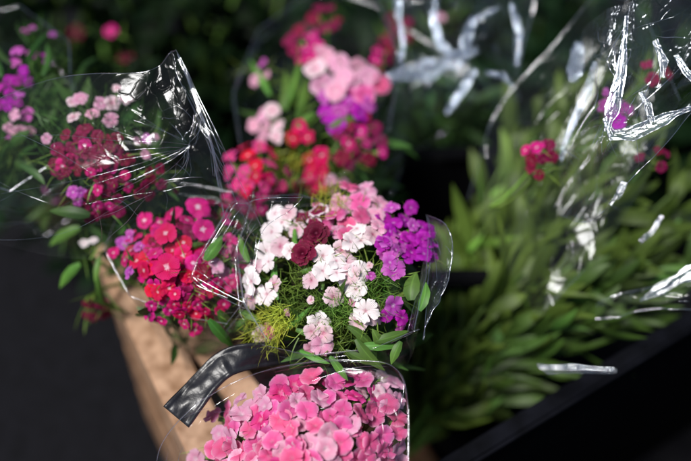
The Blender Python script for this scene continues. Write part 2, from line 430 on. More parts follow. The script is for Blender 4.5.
# ---------------------------------------------------------------- cellophane
def cr(p0, p1, p2, p3, t):
    return .5 * ((2 * p1) + (p2 - p0) * t + (2 * p0 - 5 * p1 + 4 * p2 - p3) * t * t + (3 * p1 - p0 - 3 * p2 + p3) * t ** 3)
def spl(pts, u):
    n = len(pts) - 1; x = min(max(u, 0), 1) * n; i = min(int(x), n - 1); t = x - i
    g = lambda k: pts[k] if 0 <= k <= n else (pts[0] * 2 - pts[1] if k < 0 else pts[n] * 2 - pts[n - 1])
    return cr(g(i - 1), g(i), g(i + 1), g(i + 2), t)
def lerpl(pts, u):
    n = len(pts) - 1; x = min(max(u, 0), 1) * n; i = min(int(x), n - 1); t = x - i
    return pts[i] * (1 - t) + pts[i + 1] * t
def film(parent, rows, folds=22, amp=.004, foci=(), nu=170, nv=130, seed=1, mat=None, name='cellophane_wrapper', edges='t', curl=.0009, ripple=.0, lin=False, nl=24, lr=.00024, er=.0004, xl=()):
    """sheet through rows of control points; sharp creases from sums of folded planes"""
    rnd = random.Random(seed)
    fl = []
    for _ in range(folds):
        a = rnd.uniform(0, math.pi); n = (math.cos(a), math.sin(a))
        if foci and rnd.random() < .65:
            f = rnd.choice(foci); c = n[0] * (f[0] + rnd.uniform(-.03, .03)) + n[1] * (f[1] + rnd.uniform(-.03, .03))
        else:
            c = n[0] * rnd.random() + n[1] * rnd.random()
        fl.append((n[0], n[1], c, rnd.choice((-1, 1)) * rnd.uniform(.3, 1)))
    sm = .003; curl *= .6
    def disp(u, v):
        uu = u + .03 * noise.noise(Vector((u * 3, v * 3, seed))); vv = v + .03 * noise.noise(Vector((u * 3, v * 3, seed + 9)))
        h = 0
        for a, b, c, k in fl:
            x = a * uu + b * vv - c
            h += k * (math.sqrt(x * x + sm * sm) - .3) * math.exp(-abs(x) * 2.2)
        return h * amp * 2.2 + ripple * math.sin(u * 60 + 4 * v) * (1 - v)
    base = [[None] * (nu + 1) for _ in range(nv + 1)]
    cols = []
    for j in range(nv + 1):
        v = j / nv
        line = [spl([r[k] for r in rows], v) for k in range(len(rows[0]))]
        for i in range(nu + 1): base[j][i] = (lerpl if lin else spl)(line, i / nu)
    ctr = rows[len(rows) // 2][len(rows[0]) // 2]
    nor = [[None] * (nu + 1) for _ in range(nv + 1)]
    P2 = [[None] * (nu + 1) for _ in range(nv + 1)]
    for j in range(nv + 1):
        for i in range(nu + 1):
            a = base[j][min(i + 1, nu)] - base[j][max(i - 1, 0)]; b = base[min(j + 1, nv)][i] - base[max(j - 1, 0)][i]
            n = a.cross(b); n = n.normalized() if n.length > 1e-12 else Vector((0, 0, 1)); nor[j][i] = n
            P2[j][i] = base[j][i] + n * disp(i / nu, j / nv)
    bm, uvl = new_bm()
    ring = [(math.sin(a) * curl, (1 - math.cos(a)) * curl) for a in (5.2, 4.2, 3.2, 2.2, 1.2)]   # rolled edge
    def off(p, out, n): return [p + out * (x * -1 if False else abs(x) * 0) for x in ()]
    V = []
    us = [i / nu for i in range(nu + 1)]; vs = [j / nv for j in range(nv + 1)]
    grid = [[(P2[j][i], (us[i], vs[j])) for i in range(nu + 1)] for j in range(nv + 1)]
    def roll(p, q, n):
        """points of a small roll beyond edge point p (q = neighbour inside)"""
        o = (p - q).normalized(); res = []
        for a in (1.1, 2.2, 3.3, 4.4, 5.3):
            res.append(p + o * (math.sin(a) * curl) + n * ((1 - math.cos(a)) * curl))
        return res
    if 't' in edges:
        ext = [roll(grid[0][i][0], grid[3][i][0], nor[0][i]) for i in range(nu + 1)]
        for k in range(5): grid.insert(0, [(ext[i][k], (us[i], 0)) for i in range(nu + 1)])
        nor = [nor[0]] * 5 + nor
    if 'b' in edges:
        ext = [roll(grid[-1][i][0], grid[-4][i][0], nor[-1][i]) for i in range(nu + 1)]
        for k in range(5): grid.append([(ext[i][k], (us[i], 1)) for i in range(nu + 1)])
        nor = nor + [nor[-1]] * 5
    if 'l' in edges:
        for j, row in enumerate(grid):
            e = roll(row[0][0], row[3][0], nor[j][0]); vv = row[0][1][1]
            for k in range(5): row.insert(0, (e[k], (0, vv)))
    if 'r' in edges:
        for j, row in enumerate(grid):
            e = roll(row[-1][0], row[-4][0], nor[j][-1]); vv = row[-1][1][1]
            for k in range(5): row.append((e[k], (1, vv)))
    o0 = WL[parent.name]
    vt = [[(bm.verts.new(p - o0), uv) for p, uv in row] for row in grid]
    for j in range(len(vt) - 1):
        for i in range(len(vt[0]) - 1):
            q = [vt[j][i], vt[j][i + 1], vt[j + 1][i + 1], vt[j + 1][i]]
            f = bm.faces.new([a[0] for a in q])
            for lp, a in zip(f.loops, q): lp[uvl].uv = a[1]
    # sharp crease lines : thin raised ridges lying on the sheet
    def at(u, v):
        x = min(max(u, 0), 1) * nu; y = min(max(v, 0), 1) * nv; i = min(int(x), nu - 1); j = min(int(y), nv - 1); fx, fy = x - i, y - j
        return (P2[j][i] * (1 - fx) + P2[j][i + 1] * fx) * (1 - fy) + (P2[j + 1][i] * (1 - fx) + P2[j + 1][i + 1] * fx) * fy
    c_bm, c_uv = new_bm()
    for k in range(nl):
        if foci and rnd.random() < .7:
            f = rnd.choice(foci); u0, v0 = f[0] + rnd.uniform(-.04, .04), f[1] + rnd.uniform(-.04, .04)
        else: u0, v0 = rnd.random(), rnd.random()
        a = rnd.uniform(0, 6.283); L = rnd.uniform(.06, .4); s0 = rnd.uniform(0, .06)
        u1, v1 = u0 + math.cos(a) * L, v0 + math.sin(a) * L; u0 += math.cos(a) * s0; v0 += math.sin(a) * s0
        if not (0 < u0 < 1 and 0 < v0 < 1): continue
        N = 26; ph = rnd.uniform(0, 9); pts = []
        for q in range(N + 1):
            t = q / N; uu = u0 + (u1 - u0) * t; vv = v0 + (v1 - v0) * t
            if not (0 <= uu <= 1 and 0 <= vv <= 1): break
            wv = .012 * noise.noise(Vector((t * 3, ph, 0)))
            pts.append(at(uu + wv, vv - wv) - o0)
        if len(pts) > 3 and (pts[-1] - pts[0]).length > .008:
            r0 = lr * rnd.uniform(.4, 1.3)
            tube(c_bm, c_uv, pts, lambda t: r0 * (.25 + .75 * math.sin(math.pi * min(1, t * 1.0))), 6)
    for (u0, v0, u1, v1, r0) in xl:
        pts = [at(u0 + (u1 - u0) * q / 60 + .006 * noise.noise(Vector((q * .08, u0 * 50, 0))), v0 + (v1 - v0) * q / 60) - o0 for q in range(61)]
        tube(c_bm, c_uv, pts, lambda t: r0 * (.3 + .7 * abs(noise.noise(Vector((t * 7, u0 * 40, 2))) * 2)), 6)
    def eline(fn, n_):
        ph = rnd.uniform(0, 9)
        pts = [fn(k / n_) - o0 for k in range(n_ + 1)]
        tube(c_bm, c_uv, pts, lambda t: er * (.35 + .65 * abs(noise.noise(Vector((t * 9, ph, 1))) * 2)), 6)
    if er and 't' in edges: eline(lambda t: at(t, 0), 150)
    if er and 'b' in edges: eline(lambda t: at(t, 1), 150)
    if er and 'l' in edges: eline(lambda t: at(0, t), 90)
    if er and 'r' in edges: eline(lambda t: at(1, t), 90)
    tmp = bpy.data.meshes.new('t'); nf = len(bm.faces); c_bm.to_mesh(tmp); c_bm.free(); bm.from_mesh(tmp); bpy.data.meshes.remove(tmp)
    bm.faces.ensure_lookup_table()
    for k in range(nf, len(bm.faces)): bm.faces[k].material_index = 1
    o = bm_obj(name, bm, mat or FILM, o0); o.data.materials.append(FILM5); attach(o, parent)
    return o
HV = None
def glint(parent, strip, d, f0=None, seed=1, tilt=(0, 0), amp=.0009, name='wrapper_fold_or_glint', nu=70, nv=20, folds=14, gm=None):
    """added highlight strip of extra reflective film, tilted to mirror the sun; strip = [(x, y, width_px)...]"""
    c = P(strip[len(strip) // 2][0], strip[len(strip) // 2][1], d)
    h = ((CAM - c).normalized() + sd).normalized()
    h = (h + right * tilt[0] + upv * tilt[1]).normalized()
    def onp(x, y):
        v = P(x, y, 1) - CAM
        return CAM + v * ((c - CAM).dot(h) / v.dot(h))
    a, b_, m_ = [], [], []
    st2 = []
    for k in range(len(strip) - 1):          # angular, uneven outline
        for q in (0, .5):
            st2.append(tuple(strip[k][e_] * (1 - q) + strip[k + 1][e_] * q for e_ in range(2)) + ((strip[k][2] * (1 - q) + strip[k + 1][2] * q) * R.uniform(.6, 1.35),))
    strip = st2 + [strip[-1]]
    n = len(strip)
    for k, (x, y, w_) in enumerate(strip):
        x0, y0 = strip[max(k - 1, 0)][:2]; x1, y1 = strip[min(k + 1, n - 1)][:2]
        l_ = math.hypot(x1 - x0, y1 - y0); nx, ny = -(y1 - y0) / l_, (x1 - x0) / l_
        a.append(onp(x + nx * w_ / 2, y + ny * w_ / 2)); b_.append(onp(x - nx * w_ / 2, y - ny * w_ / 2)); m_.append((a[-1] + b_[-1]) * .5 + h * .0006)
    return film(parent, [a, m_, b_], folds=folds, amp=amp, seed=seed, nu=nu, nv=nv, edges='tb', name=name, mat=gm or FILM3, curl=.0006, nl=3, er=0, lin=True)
def cone_rows(rim, Gp, prof=((0, 1), (.12, .97), (.3, .8), (.6, .45), (1, .1))):
    c = sum(rim, Vector()) / len(rim)
    return [[(c * (1 - t) + Gp * t) + (r - c) * w_ for r in rim] for t, w_ in prof]
def rimp(*a): return [P(*x) for x in a]

BG = 'cellophane wrapped bouquets standing in the crates'
# ================================================================ CENTRE BOUQUET
b = Bouquet('mixed bouquet of white, maroon and purple sweet william in clear cellophane at centre',
            345, 272, 105, 85, .745, group=BG); b.fs = 1.18
b.head(345, 262, 34, [
    (323, 256, 23, 'white', 'william'), (336, 274, 21, 'white', 'william'), (345, 260, 22, 'blush', 'william'), (360, 271, 23, 'white', 'william'),
    (356, 289, 20, 'white', 'william'), (334, 297, 18, 'blush', 'william'), (312, 281, 18, 'blush', 'william'), (350, 274, 18, 'blush', 'william'),
    (342, 249, 18, 'blush', 'william')], nn=30, nw=.7)
b.head(357, 238, 18, [(350, 243, 20, 'white', 'william'), (361, 240, 21, 'white', 'william'), (357, 228, 18, 'white', 'william'), (371, 236, 17, 'blush', 'william')], nn=14, nw=.7, tilt=.5)
b.head(296, 232, 16, [(296, 228, 17, 'blush', 'william'), (290, 252, 16, 'white', 'william'), (270, 262, 17, 'white', 'william')], nn=20, nw=.6)
b.head(345, 270, 34, [(322, 272, 18, 'white', 'william'), (347, 283, 17, 'white', 'william'), (336, 262, 19, 'white', 'william')], nn=70)
b.head(365, 318, 22, [(366, 310, 24, 'white', 'william'), (376, 315, 20, 'blush', 'william'), (358, 322, 20, 'blush', 'william')], nn=70, nl=24)
b.head(320, 332, 20, [(319, 324, 22, 'white', 'william'), (324, 332, 18, 'blush', 'william'), (312, 331, 16, 'blush', 'william')], nn=60)
b.head(268, 330, 22, [(261, 336, 20, 'blush', 'william'), (266, 331, 15, 'pink', 'william')], tuft='yellow', nn=420, nl=17, nw=.55)
b.head(282, 318, 14, [], tuft='yellow', nn=160, nl=15, nw=.55)
b.head(312, 246, 17, [(318, 236, 25, 'maroon', 'double'), (304, 255, 23, 'maroon', 'double'), (306, 246, 16, 'wine', 'double')], nn=30, tilt=.2)
b.head(308, 214, 18, [(303, 216, 20, 'edged', 'disc'), (319, 213, 20, 'edged', 'disc'), (312, 223, 15, 'edged', 'disc')], nn=30)
b.head(272, 238, 24, [(272, 232, 24, 'white', 'william'), (282, 222, 20, 'white', 'william'), (266, 250, 22, 'white', 'william'), (280, 246, 22, 'blush', 'william'),
                      (276, 214, 20, 'white', 'william'), (290, 214, 17, 'blush', 'william')], nn=40)
b.head(262, 288, 22, [(255, 282, 23, 'white', 'william'), (266, 294, 22, 'white', 'william'), (250, 299, 20, 'blush', 'william'), (272, 283, 18, 'blush', 'william'), (256, 268, 18, 'blush', 'william')], nn=40)
b.auto(403, 232, 24, 17, ['purple', 'purple', 'purple', 'lilac'], 'william', n=30, nn=14, tilt=.55); b.auto(421, 246, 15, 16, ['purple'], 'william', n=14, nn=14, tilt=.55); b.auto(390, 250, 11, 14, ['purple', 'lilac'], 'william', n=7, nn=8)
b.head(392, 272, 10, [(393, 272, 21, 'lilac', 'william'), (389, 264, 15, 'lilac', 'william')], nn=25)
b.head(394, 306, 18, [(392, 304, 20, 'lilac', 'william'), (399, 318, 15, 'purple', 'william'), (386, 316, 13, 'purple', 'william'), (411, 291, 10, 'lilac', 'william'),
                      (401, 328, 11, 'lilac', 'william'), (393, 313, 13, 'purple', 'william')], nn=40)
b.auto(360, 212, 26, 21, ['pink', 'rose', 'rose'], 'william', n=24, nn=14); b.auto(335, 222, 14, 18, ['pink', 'rose'], 'william', n=8, nn=14)
b.head(330, 205, 16, [(318, 203, 12, 'pink', 'william'), (340, 200, 12, 'rose', 'william')], tuft='yellow', nn=200, nl=16, nw=.6)
b.head(300, 300, 22, [(309, 299, 8, 'blush', 'william'), (288, 312, 8, 'rose', 'william')], nn=200, nl=20, nw=.65)
b.head(338, 308, 20, [(352, 302, 8, 'rose', 'william')], nn=240, nl=20, nw=.65)
b.head(372, 288, 18, [(371, 275, 9, 'lilac', 'william'), (369, 264, 7, 'blush', 'william')], nn=200, nl=18, nw=.65)
b.head(345, 338, 18, [], nn=80, nl=24)
b.head(300, 272, 16, [], nn=130, nl=20, nw=.65)
b.head(318, 348, 14, [(322, 344, 20, 'rose', 'william'), (312, 350, 17, 'rose', 'william')], nn=20)
for a in [(277, 300, 276, 248, 9, .004, .012), (286, 330, 312, 306, 8, .002, .01), (296, 330, 345, 352, 11, .002, .01), (348, 326, 376, 352, 12, -.002, -.004),
          (295, 262, 294, 222, 7, .0, .006), (367, 246, 369, 219, 6, .004, .014), (300, 272, 322, 268, 8, .004, .008), (322, 290, 318, 268, 6, .002, .01),
          (410, 300, 416, 272, 22, -.008, -.006), (418, 310, 425, 282, 14, -.01, -.008), (345, 350, 385, 362, 12, -.006, -.012), (360, 345, 398, 345, 12, -.008, -.01),
          (375, 340, 408, 330, 13, -.01, -.01), (330, 355, 348, 378, 10, -.012, -.02), (240, 310, 262, 322, 10, -.008, -.004), (250, 262, 240, 235, 10, -.01, -.01),
          (300, 350, 330, 362, 9, -.004, -.012), (385, 350, 372, 328, 12, -.01, -.008), (356, 338, 384, 368, 13, -.01, -.02), (400, 340, 390, 362, 12, -.015, -.02)]:
    b.leaf(*a)
b.stems(26)
rim = rimp((262, 342, .735), (236, 305, .75), (226, 250, .77), (242, 188, .79), (300, 184, .805), (372, 200, .81), (425, 217, .80), (444, 236, .775), (439, 280, .745), (423, 337, .72), (375, 352, .735), (310, 356, .74), (262, 344, .737))
film(b.root, cone_rows(rim, b.G), lin=True, folds=34, amp=.0055, foci=((.25, 0), (.6, .05), (.75, .1)), seed=3, nu=260, nv=130, curl=.0008)
film(b.root, [rimp((425, 214, .79), (446, 225, .765), (452, 250, .755)), rimp((428, 250, .77), (448, 262, .75), (449, 278, .745)), rimp((421, 338, .73), (432, 312, .735), (440, 300, .74))],
     folds=14, amp=.004, seed=5, nu=60, nv=80, edges='tblr', name='wrapper_fold_or_glint', curl=.0007, mat=FILM2)

# ================================================================ BOTTOM PINK BOUQUET
b = Bouquet('dense bright pink bouquet of round petals in cellophane at bottom edge', 318, 445, 88, 72, .70, slope=.3, bulge=.04, group=BG)
hp = []
for (x, y, r_, cs) in [(318, 440, 30, ['hotpink', 'pink', 'rose']), (268, 420, 26, ['pink', 'hotpink', 'hotpink']), (250, 455, 26, ['hotpink', 'rose', 'pink']), (352, 396, 24, ['hotpink', 'pink']),
                       (376, 428, 24, ['pink', 'hotpink']), (380, 464, 24, ['rose', 'pink', 'hotpink']), (300, 475, 28, ['pink', 'hotpink']), (345, 476, 26, ['pink', 'rose']), (300, 395, 20, ['pink', 'rose', 'hotpink']),
                       (338, 425, 18, ['rose', 'pink']), (226, 440, 16, ['pink']), (280, 440, 20, ['hotpink', 'rose']), (205, 462, 16, ['pink', 'hotpink']), (225, 415, 12, ['pink']), (238, 470, 20, ['pink', 'rose'])]:
    b.auto(x, y, r_, 23, [c_ if R.random() < .6 else 'pink' for c_ in cs] + ['pink', 'rose'], 'round', n=16, nn=2, tilt=.65)
b.auto(345, 388, 12, 22, ['hotpink', 'pink'], 'round', n=7, nn=2); b.auto(385, 396, 14, 22, ['pink', 'rose'], 'round', n=8, nn=2); b.auto(280, 398, 16, 22, ['pink', 'rose'], 'round', n=8, nn=2); b.auto(248, 412, 14, 22, ['rose', 'pink'], 'round', n=7, nn=2)
b.auto(318, 382, 14, 20, ['maroon', 'wine'], 'william', n=5, nn=8)
b.auto(372, 382, 12, 18, ['wine', 'blush'], 'william', n=5, nn=8)
b.stems(10)
rim = rimp((160, 500, .72), (163, 455, .715), (195, 418, .71), (225, 397, .715), (260, 380, .72), (300, 371, .725), (350, 367, .725), (388, 370, .715), (402, 398, .70), (406, 450, .69), (404, 510, .68))
gp = P(300, 640, .9)
film(b.root, [rim, [p * .82 + P(310, 500, .73) * .18 + fwd * .008 for p in rim], [p * .6 + P(300, 560, .80) * .4 for p in rim], [p * .25 + gp * .75 for p in rim]],
     folds=26, amp=.005, foci=((.7, 0), (.2, .2)), seed=11, nu=220, nv=90, edges='tlr', curl=.0009, lin=False)


# ================================================================ LEFT RED / MAGENTA BOUQUET
b = Bouquet('bouquet of scarlet and magenta florets with pale eyes above the wooden crate rim', 180, 262, 66, 62, .77, group=BG)
b.head(172, 262, 36, [(170, 238, 27, 'red', 'disc', .008), (170, 272, 29, 'red', 'disc', .009), (200, 233, 25, 'magenta', 'disc', .009), (197, 212, 26, 'magenta', 'disc', .008),
                      (175, 217, 20, 'magenta', 'disc', .004), (184, 244, 18, 'red', 'disc', .002), (158, 258, 17, 'red', 'disc', .002), (186, 222, 16, 'magenta', 'disc', .002), (146, 270, 17, 'red', 'disc', .002), (188, 276, 17, 'red', 'disc', .001), (156, 226, 18, 'red', 'disc'), (147, 254, 21, 'red', 'disc'), (150, 238, 17, 'red', 'disc'), (190, 256, 18, 'wine', 'disc'),
                      (185, 292, 18, 'wine', 'william'), (154, 290, 17, 'red', 'william')], nn=60)
b.auto(168, 255, 40, 19, ['red', 'wine', 'red', 'magenta'], 'disc', n=26, nn=20, tilt=.5)
b.auto(200, 302, 27, 14, ['red', 'red', 'magenta'], 'william', n=22, nn=60)
b.auto(166, 300, 22, 16, ['magenta', 'red'], 'william', n=10, nn=30)
b.auto(132, 256, 20, 17, ['magenta', 'lilac', 'wine'], 'william', n=9, nn=20)
b.auto(222, 215, 18, 13, ['magenta', 'wine'], 'william', n=9, nn=16)
b.auto(228, 262, 20, 17, ['pink', 'hotpink', 'rose'], 'william', n=12, nn=12)
b.head(215, 245, 14, [], nn=40)
b.head(195, 275, 14, [], nn=50)
b.fs = 1
for a in [(205, 260, 222, 236, 16, -.01, -.01), (218, 310, 238, 332, 14, -.012, -.012), (228, 330, 248, 316, 12, -.012, -.012), (208, 318, 232, 345, 14, -.02, -.03), (185, 250, 205, 244, 9, 0, 0)]:
    b.leaf(*a, mat='leaf')
b.stems(6)
rim = rimp((225, 330, .765), (252, 300, .75), (198, 272, .76), (238, 206, .775), (262, 212, .80), (240, 190, .83), (180, 180, .84), (120, 200, .82), (100, 250, .80), (125, 300, .79), (180, 325, .775), (225, 331, .765))
film(b.root, cone_rows(rim, b.G), lin=True, folds=30, amp=.006, foci=((.3, 0), (.1, .05)), seed=21, nu=230, nv=100)
film(b.root, [rimp((236, 204, .735), (256, 198, .74), (300, 196, .75)), rimp((208, 245, .735), (238, 240, .74), (262, 232, .745)), rimp((190, 272, .74), (225, 290, .735), (252, 302, .735))],
     folds=34, amp=.006, foci=((0, 0), (.1, 1), (.9, .5)), seed=23, nu=120, nv=140, edges='tblr', name='wrapper_fold_or_glint', curl=.0006)

# ================================================================ UPPER LEFT BOUQUET
b = Bouquet('shaded blush pink and crimson bouquet under a peaked cellophane sheet', 90, 130, 85, 75, .79, slope=.5, group=BG)
b.fs = 1.2
b.head(98, 108, 22, [(83, 103, 17, 'rose', 'william', .004), (92, 112, 13, 'rose', 'william'), (74, 118, 14, 'blush', 'william'), (101, 104, 14, 'rose', 'william'), (112, 103, 15, 'blush', 'william'),
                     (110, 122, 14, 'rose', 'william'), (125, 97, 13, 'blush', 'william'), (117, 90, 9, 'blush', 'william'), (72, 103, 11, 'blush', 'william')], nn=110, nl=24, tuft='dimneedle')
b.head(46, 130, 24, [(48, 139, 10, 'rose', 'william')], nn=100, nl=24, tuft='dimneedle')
b.fs = 1
b.auto(80, 152, 24, 15, ['wine', 'magenta', 'wine'], 'william', n=16, nn=50)
b.auto(110, 160, 22, 14, ['wine', 'wine', 'maroon'], 'william', n=12, nn=20)
b.auto(150, 142, 13, 11, ['rose', 'lilac'], 'william', n=4, nn=20)
b.auto(112, 182, 24, 12, ['wine', 'magenta'], 'william', n=12, nn=20)
b.auto(75, 195, 7, 13, ['lilac'], 'william', n=3, nn=6)
b.auto(155, 185, 20, 12, ['wine', 'wine', 'maroon'], 'william', n=8, nn=20)
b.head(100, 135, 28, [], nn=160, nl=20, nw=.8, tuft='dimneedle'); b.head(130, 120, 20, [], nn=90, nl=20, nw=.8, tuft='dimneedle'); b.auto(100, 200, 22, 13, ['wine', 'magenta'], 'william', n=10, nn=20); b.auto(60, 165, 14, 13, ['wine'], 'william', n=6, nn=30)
for a in [(90, 214, 50, 210, 16, -.01, -.01), (20, 165, 45, 185, 10, 0, 0)]: b.leaf(*a, mat='midleaf')
b.stems(12)
film(b.root, [rimp((173, 47, .72), (168, 52, .72), (158, 66, .725), (140, 76, .73), (60, 82, .75), (-20, 110, .77)),
              rimp((190, 82, .715), (184, 95, .715), (160, 105, .72), (125, 120, .725), (60, 130, .74), (-20, 150, .76)),
              rimp((215, 130, .715), (200, 140, .715), (175, 150, .715), (130, 165, .72), (70, 180, .73), (-20, 195, .75)),
              rimp((238, 178, .72), (210, 185, .72), (180, 190, .72), (130, 205, .725), (70, 218, .735), (-20, 225, .75)),
              rimp((262, 224, .73), (225, 240, .735), (180, 250, .74), (125, 262, .75), (60, 262, .755), (-20, 244, .76))],
     folds=50, amp=.004, foci=((.3, .5), (.3, .5), (.02, .95), (.5, .7)), seed=31, nu=230, nv=230, edges='tl', curl=.0007, nl=60, lr=.00016, er=.00022,
     xl=[(R.uniform(.0, .05), R.uniform(0, .15), R.uniform(0, .2), R.uniform(.6, 1), R.uniform(.00015, .00035)) for _ in range(9)]
        + [(R.uniform(.12, .3), R.uniform(.05, .3), R.uniform(.0, .2), R.uniform(.6, 1), .0002) for _ in range(5)]
        + [(.3, .5, R.uniform(.6, 1), R.uniform(.2, 1), .00022) for _ in range(6)])
# ================================================================ FAR LEFT PURPLE BOUQUET
b = Bouquet('loose violet and lilac sweet william bouquet at far left edge', 22, 95, 50, 60, .84, slope=.5, group=BG)
for (x, y, r_, sz, cs, n_) in [(22, 66, 18, 13, ['lilac', 'purple'], 7), (10, 86, 12, 13, ['purple'], 4), (28, 30, 5, 11, ['lilac'], 2), (57, 35, 5, 10, ['lilac'], 1), (14, 97, 8, 12, ['lilac', 'purple'], 3),
                            (20, 126, 15, 14, ['rose', 'lilac'], 6), (46, 56, 8, 10, ['purple'], 2), (-2, 106, 10, 13, ['purple'], 3)]:
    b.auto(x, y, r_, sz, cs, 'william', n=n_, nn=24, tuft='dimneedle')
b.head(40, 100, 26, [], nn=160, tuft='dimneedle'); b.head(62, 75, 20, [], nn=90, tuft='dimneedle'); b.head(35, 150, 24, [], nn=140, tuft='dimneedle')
for k in range(26): x, y = R.uniform(-10, 80), R.uniform(60, 200); b.leaf(x, y, x + R.uniform(-25, 25), y - R.uniform(10, 35), 9, mat='midleaf')
b.head(8, 150, 18, [], nn=60); b.head(10, 160, 26, [], nn=70, tuft='dimneedle'); b.head(30, 175, 20, [], nn=40, tuft='dimneedle')
b.leaf(5, 150, 30, 130, 14, mat='midleaf'); b.leaf(0, 170, 35, 165, 14, mat='midleaf')
b.stems(12)
rim = rimp((-40, 170, .82), (10, 190, .80), (60, 160, .80), (75, 100, .83), (70, 40, .88), (20, 5, .92), (-40, 20, .92))
film(b.root, cone_rows(rim, b.G), lin=True, folds=24, amp=.005, seed=37, nu=150, nv=80)
# low flowers over the crate rim
b = Bouquet('small drooping sprig with white floret and fresh leaves over the wooden crate rim', 88, 262, 40, 45, .84, slope=.3, name='flower_sprig', cat='sprig', gather=(.09, .05, -.12))
b.head(88, 243, 8, [(84, 243, 12, 'white', 'william'), (94, 243, 11, 'white', 'william')], nn=14)
b.auto(95, 310, 12, 13, ['wine', 'maroon'], 'william', n=6, nn=16)
for a in [(80, 264, 60, 288, 13), (98, 276, 104, 306, 9), (92, 300, 130, 314, 7), (80, 228, 50, 246, 14), (100, 256, 96, 285, 8)]: b.leaf(*a, mat='leaf', dz=-.01, dz1=-.01)
b.auto(60, 195, 14, 12, ['lilac', 'wine'], 'william', n=4, nn=10)

# ================================================================ REAR CENTRE BOUQUET
b = Bouquet('blurred pale pink, violet and crimson bouquet behind the centre one', 335, 110, 75, 80, .90, slope=.5, group=BG)
b.auto(330, 74, 21, 24, ['rose', 'blush', 'rose'], 'round', n=10, nn=10)
b.auto(362, 84, 19, 22, ['pink', 'rose'], 'round', n=9, nn=10)
b.auto(346, 106, 22, 19, ['purple', 'lilac', 'purple'], 'william', n=14, nn=10)
b.auto(305, 48, 17, 17, ['wine', 'magenta'], 'william', n=8, nn=10)
b.auto(325, 18, 14, 15, ['wine'], 'william', n=6, nn=10)
b.auto(270, 125, 15, 18, ['rose', 'blush'], 'william', n=7, nn=14)
b.auto(303, 134, 11, 19, ['red'], 'william', n=4, nn=14)
b.auto(360, 142, 25, 15, ['wine', 'wine', 'magenta'], 'william', n=14, nn=20)
b.auto(258, 72, 12, 15, ['lilac', 'rose'], 'william', n=3, nn=30)
b.auto(318, 165, 11, 16, ['red'], 'william', n=4, nn=30); b.auto(336, 182, 10, 13, ['rose'], 'william', n=3, nn=14); b.auto(316, 183, 12, 15, ['red'], 'william', n=5, nn=20)
b.auto(385, 60, 12, 14, ['wine', 'magenta'], 'william', n=5, nn=10)
b.head(290, 95, 24, [], nn=60); b.head(290, 165, 20, [], nn=90, nl=20, tuft='yellow'); b.head(340, 160, 22, [], nn=70)
for a in [(298, 120, 306, 78, 16), (285, 110, 300, 60, 13), (330, 128, 360, 118, 12), (280, 110, 285, 70, 13), (295, 130, 316, 112, 12), (270, 95, 250, 60, 11)]: b.leaf(*a, mat='leaf', dz=.0, dz1=.0)
b.stems(18)
rim = rimp((290, 190, .88), (248, 150, .90), (240, 90, .93), (265, 30, .97), (320, -10, 1.0), (385, 10, .98), (400, 70, .94), (395, 130, .90), (350, 180, .88), (290, 192, .88))
film(b.root, cone_rows(rim, b.G), lin=True, folds=26, amp=.007, seed=41, nu=180, nv=80, mat=FILM2)
# red bouquet between
b = Bouquet('scarlet sweet william bouquet tucked between the rear and centre bouquets', 252, 178, 38, 32, .85, slope=.5, group=BG)
b.auto(252, 168, 26, 17, ['red', 'red', 'hotpink'], 'william', n=22, nn=16)
b.auto(245, 198, 20, 15, ['magenta', 'hotpink'], 'william', n=10, nn=12)
b.auto(285, 188, 16, 14, ['hotpink', 'red'], 'william', n=7, nn=12)
b.stems(8)

# dark blurred distant heads
for i, (x, y, colr, d, lab) in enumerate([(112, 33, 'magenta', 1.05, 'single dim crimson flower in the dark foliage at upper left'), (75, 30, 'maroon', 1.1, 'faint maroon flower left of the dim crimson one in the upper left foliage'),
                                 (128, 62, 'maroon', 1.08, 'faint maroon flower below the dim crimson one in the upper left foliage')]):
    b = Bouquet(lab, x, y, 20, 20, d, name='single_flower', cat='flower')
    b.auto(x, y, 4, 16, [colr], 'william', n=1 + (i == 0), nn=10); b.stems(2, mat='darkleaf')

# ================================================================ RIGHT LEAFY BOUQUETS
def leafy_bouquet(label, base, tips, nleaf, wl, group, seed, mat='rightleaf', llen=(.055, .1), lw=(.009, .016), cap=96, dfun=None):
    rt = root('leafy_bouquet', base, label, 'bouquet', group)
    cnt = 0
    rest, ruv = new_bm(); extra = 0
    for tp in tips:
        tp = CAM + (tp - CAM) * 1.07
        bm, uvl = new_bm()
        mid = (base + tp) * .5 + Vector((R.uniform(-1, 1), R.uniform(-1, 1), 1.2)) * .012
        ctl = [base + rdir() * .012, mid, tp]
        cv = [spl(ctl, i / 12) for i in range(13)]
        tube(bm, uvl, [p - base for p in cv], lambda t: .0024 - .001 * t)
        st = bm_obj('leafy_stem', bm, M_STEM, base); attach(st, rt)
        ax = (tp - base).normalized(); ax = (ax - fwd * (ax.dot(fwd) * .6)).normalized()
        for k in range(nleaf):
            t = .12 + .88 * (k + R.random()) / nleaf
            p = spl(ctl, t)
            L = R.uniform(*llen); d = (ax * R.uniform(.9, 1.5) + rdir() * 1.05 + right * .3 + (CAM - p).normalized() * R.uniform(-.1, .4)).normalized(); p = p + rdir() * .012
            q = p + d * L
            view = ((CAM - p).normalized() + rdir() * .6).normalized()
            if cnt < cap:
                leaf_part(st, p, q, R.uniform(*lw), mat, bend=R.uniform(-.12, .2), toward=view); cnt += 1
            else:
                side = d.cross(view).normalized()
                pts = [p + d * (L * s) + view * (L * .15 * 4 * s * (1 - s)) - base for s in [i / 6 for i in range(7)]]
                blade(rest, ruv, pts, R.uniform(*lw), side, nw=2); extra += 1
    if extra:
        o = bm_obj('foliage', rest, G[mat], base); attach(o, rt); o['kind'] = 'stuff'
    else: rest.free()
    return rt
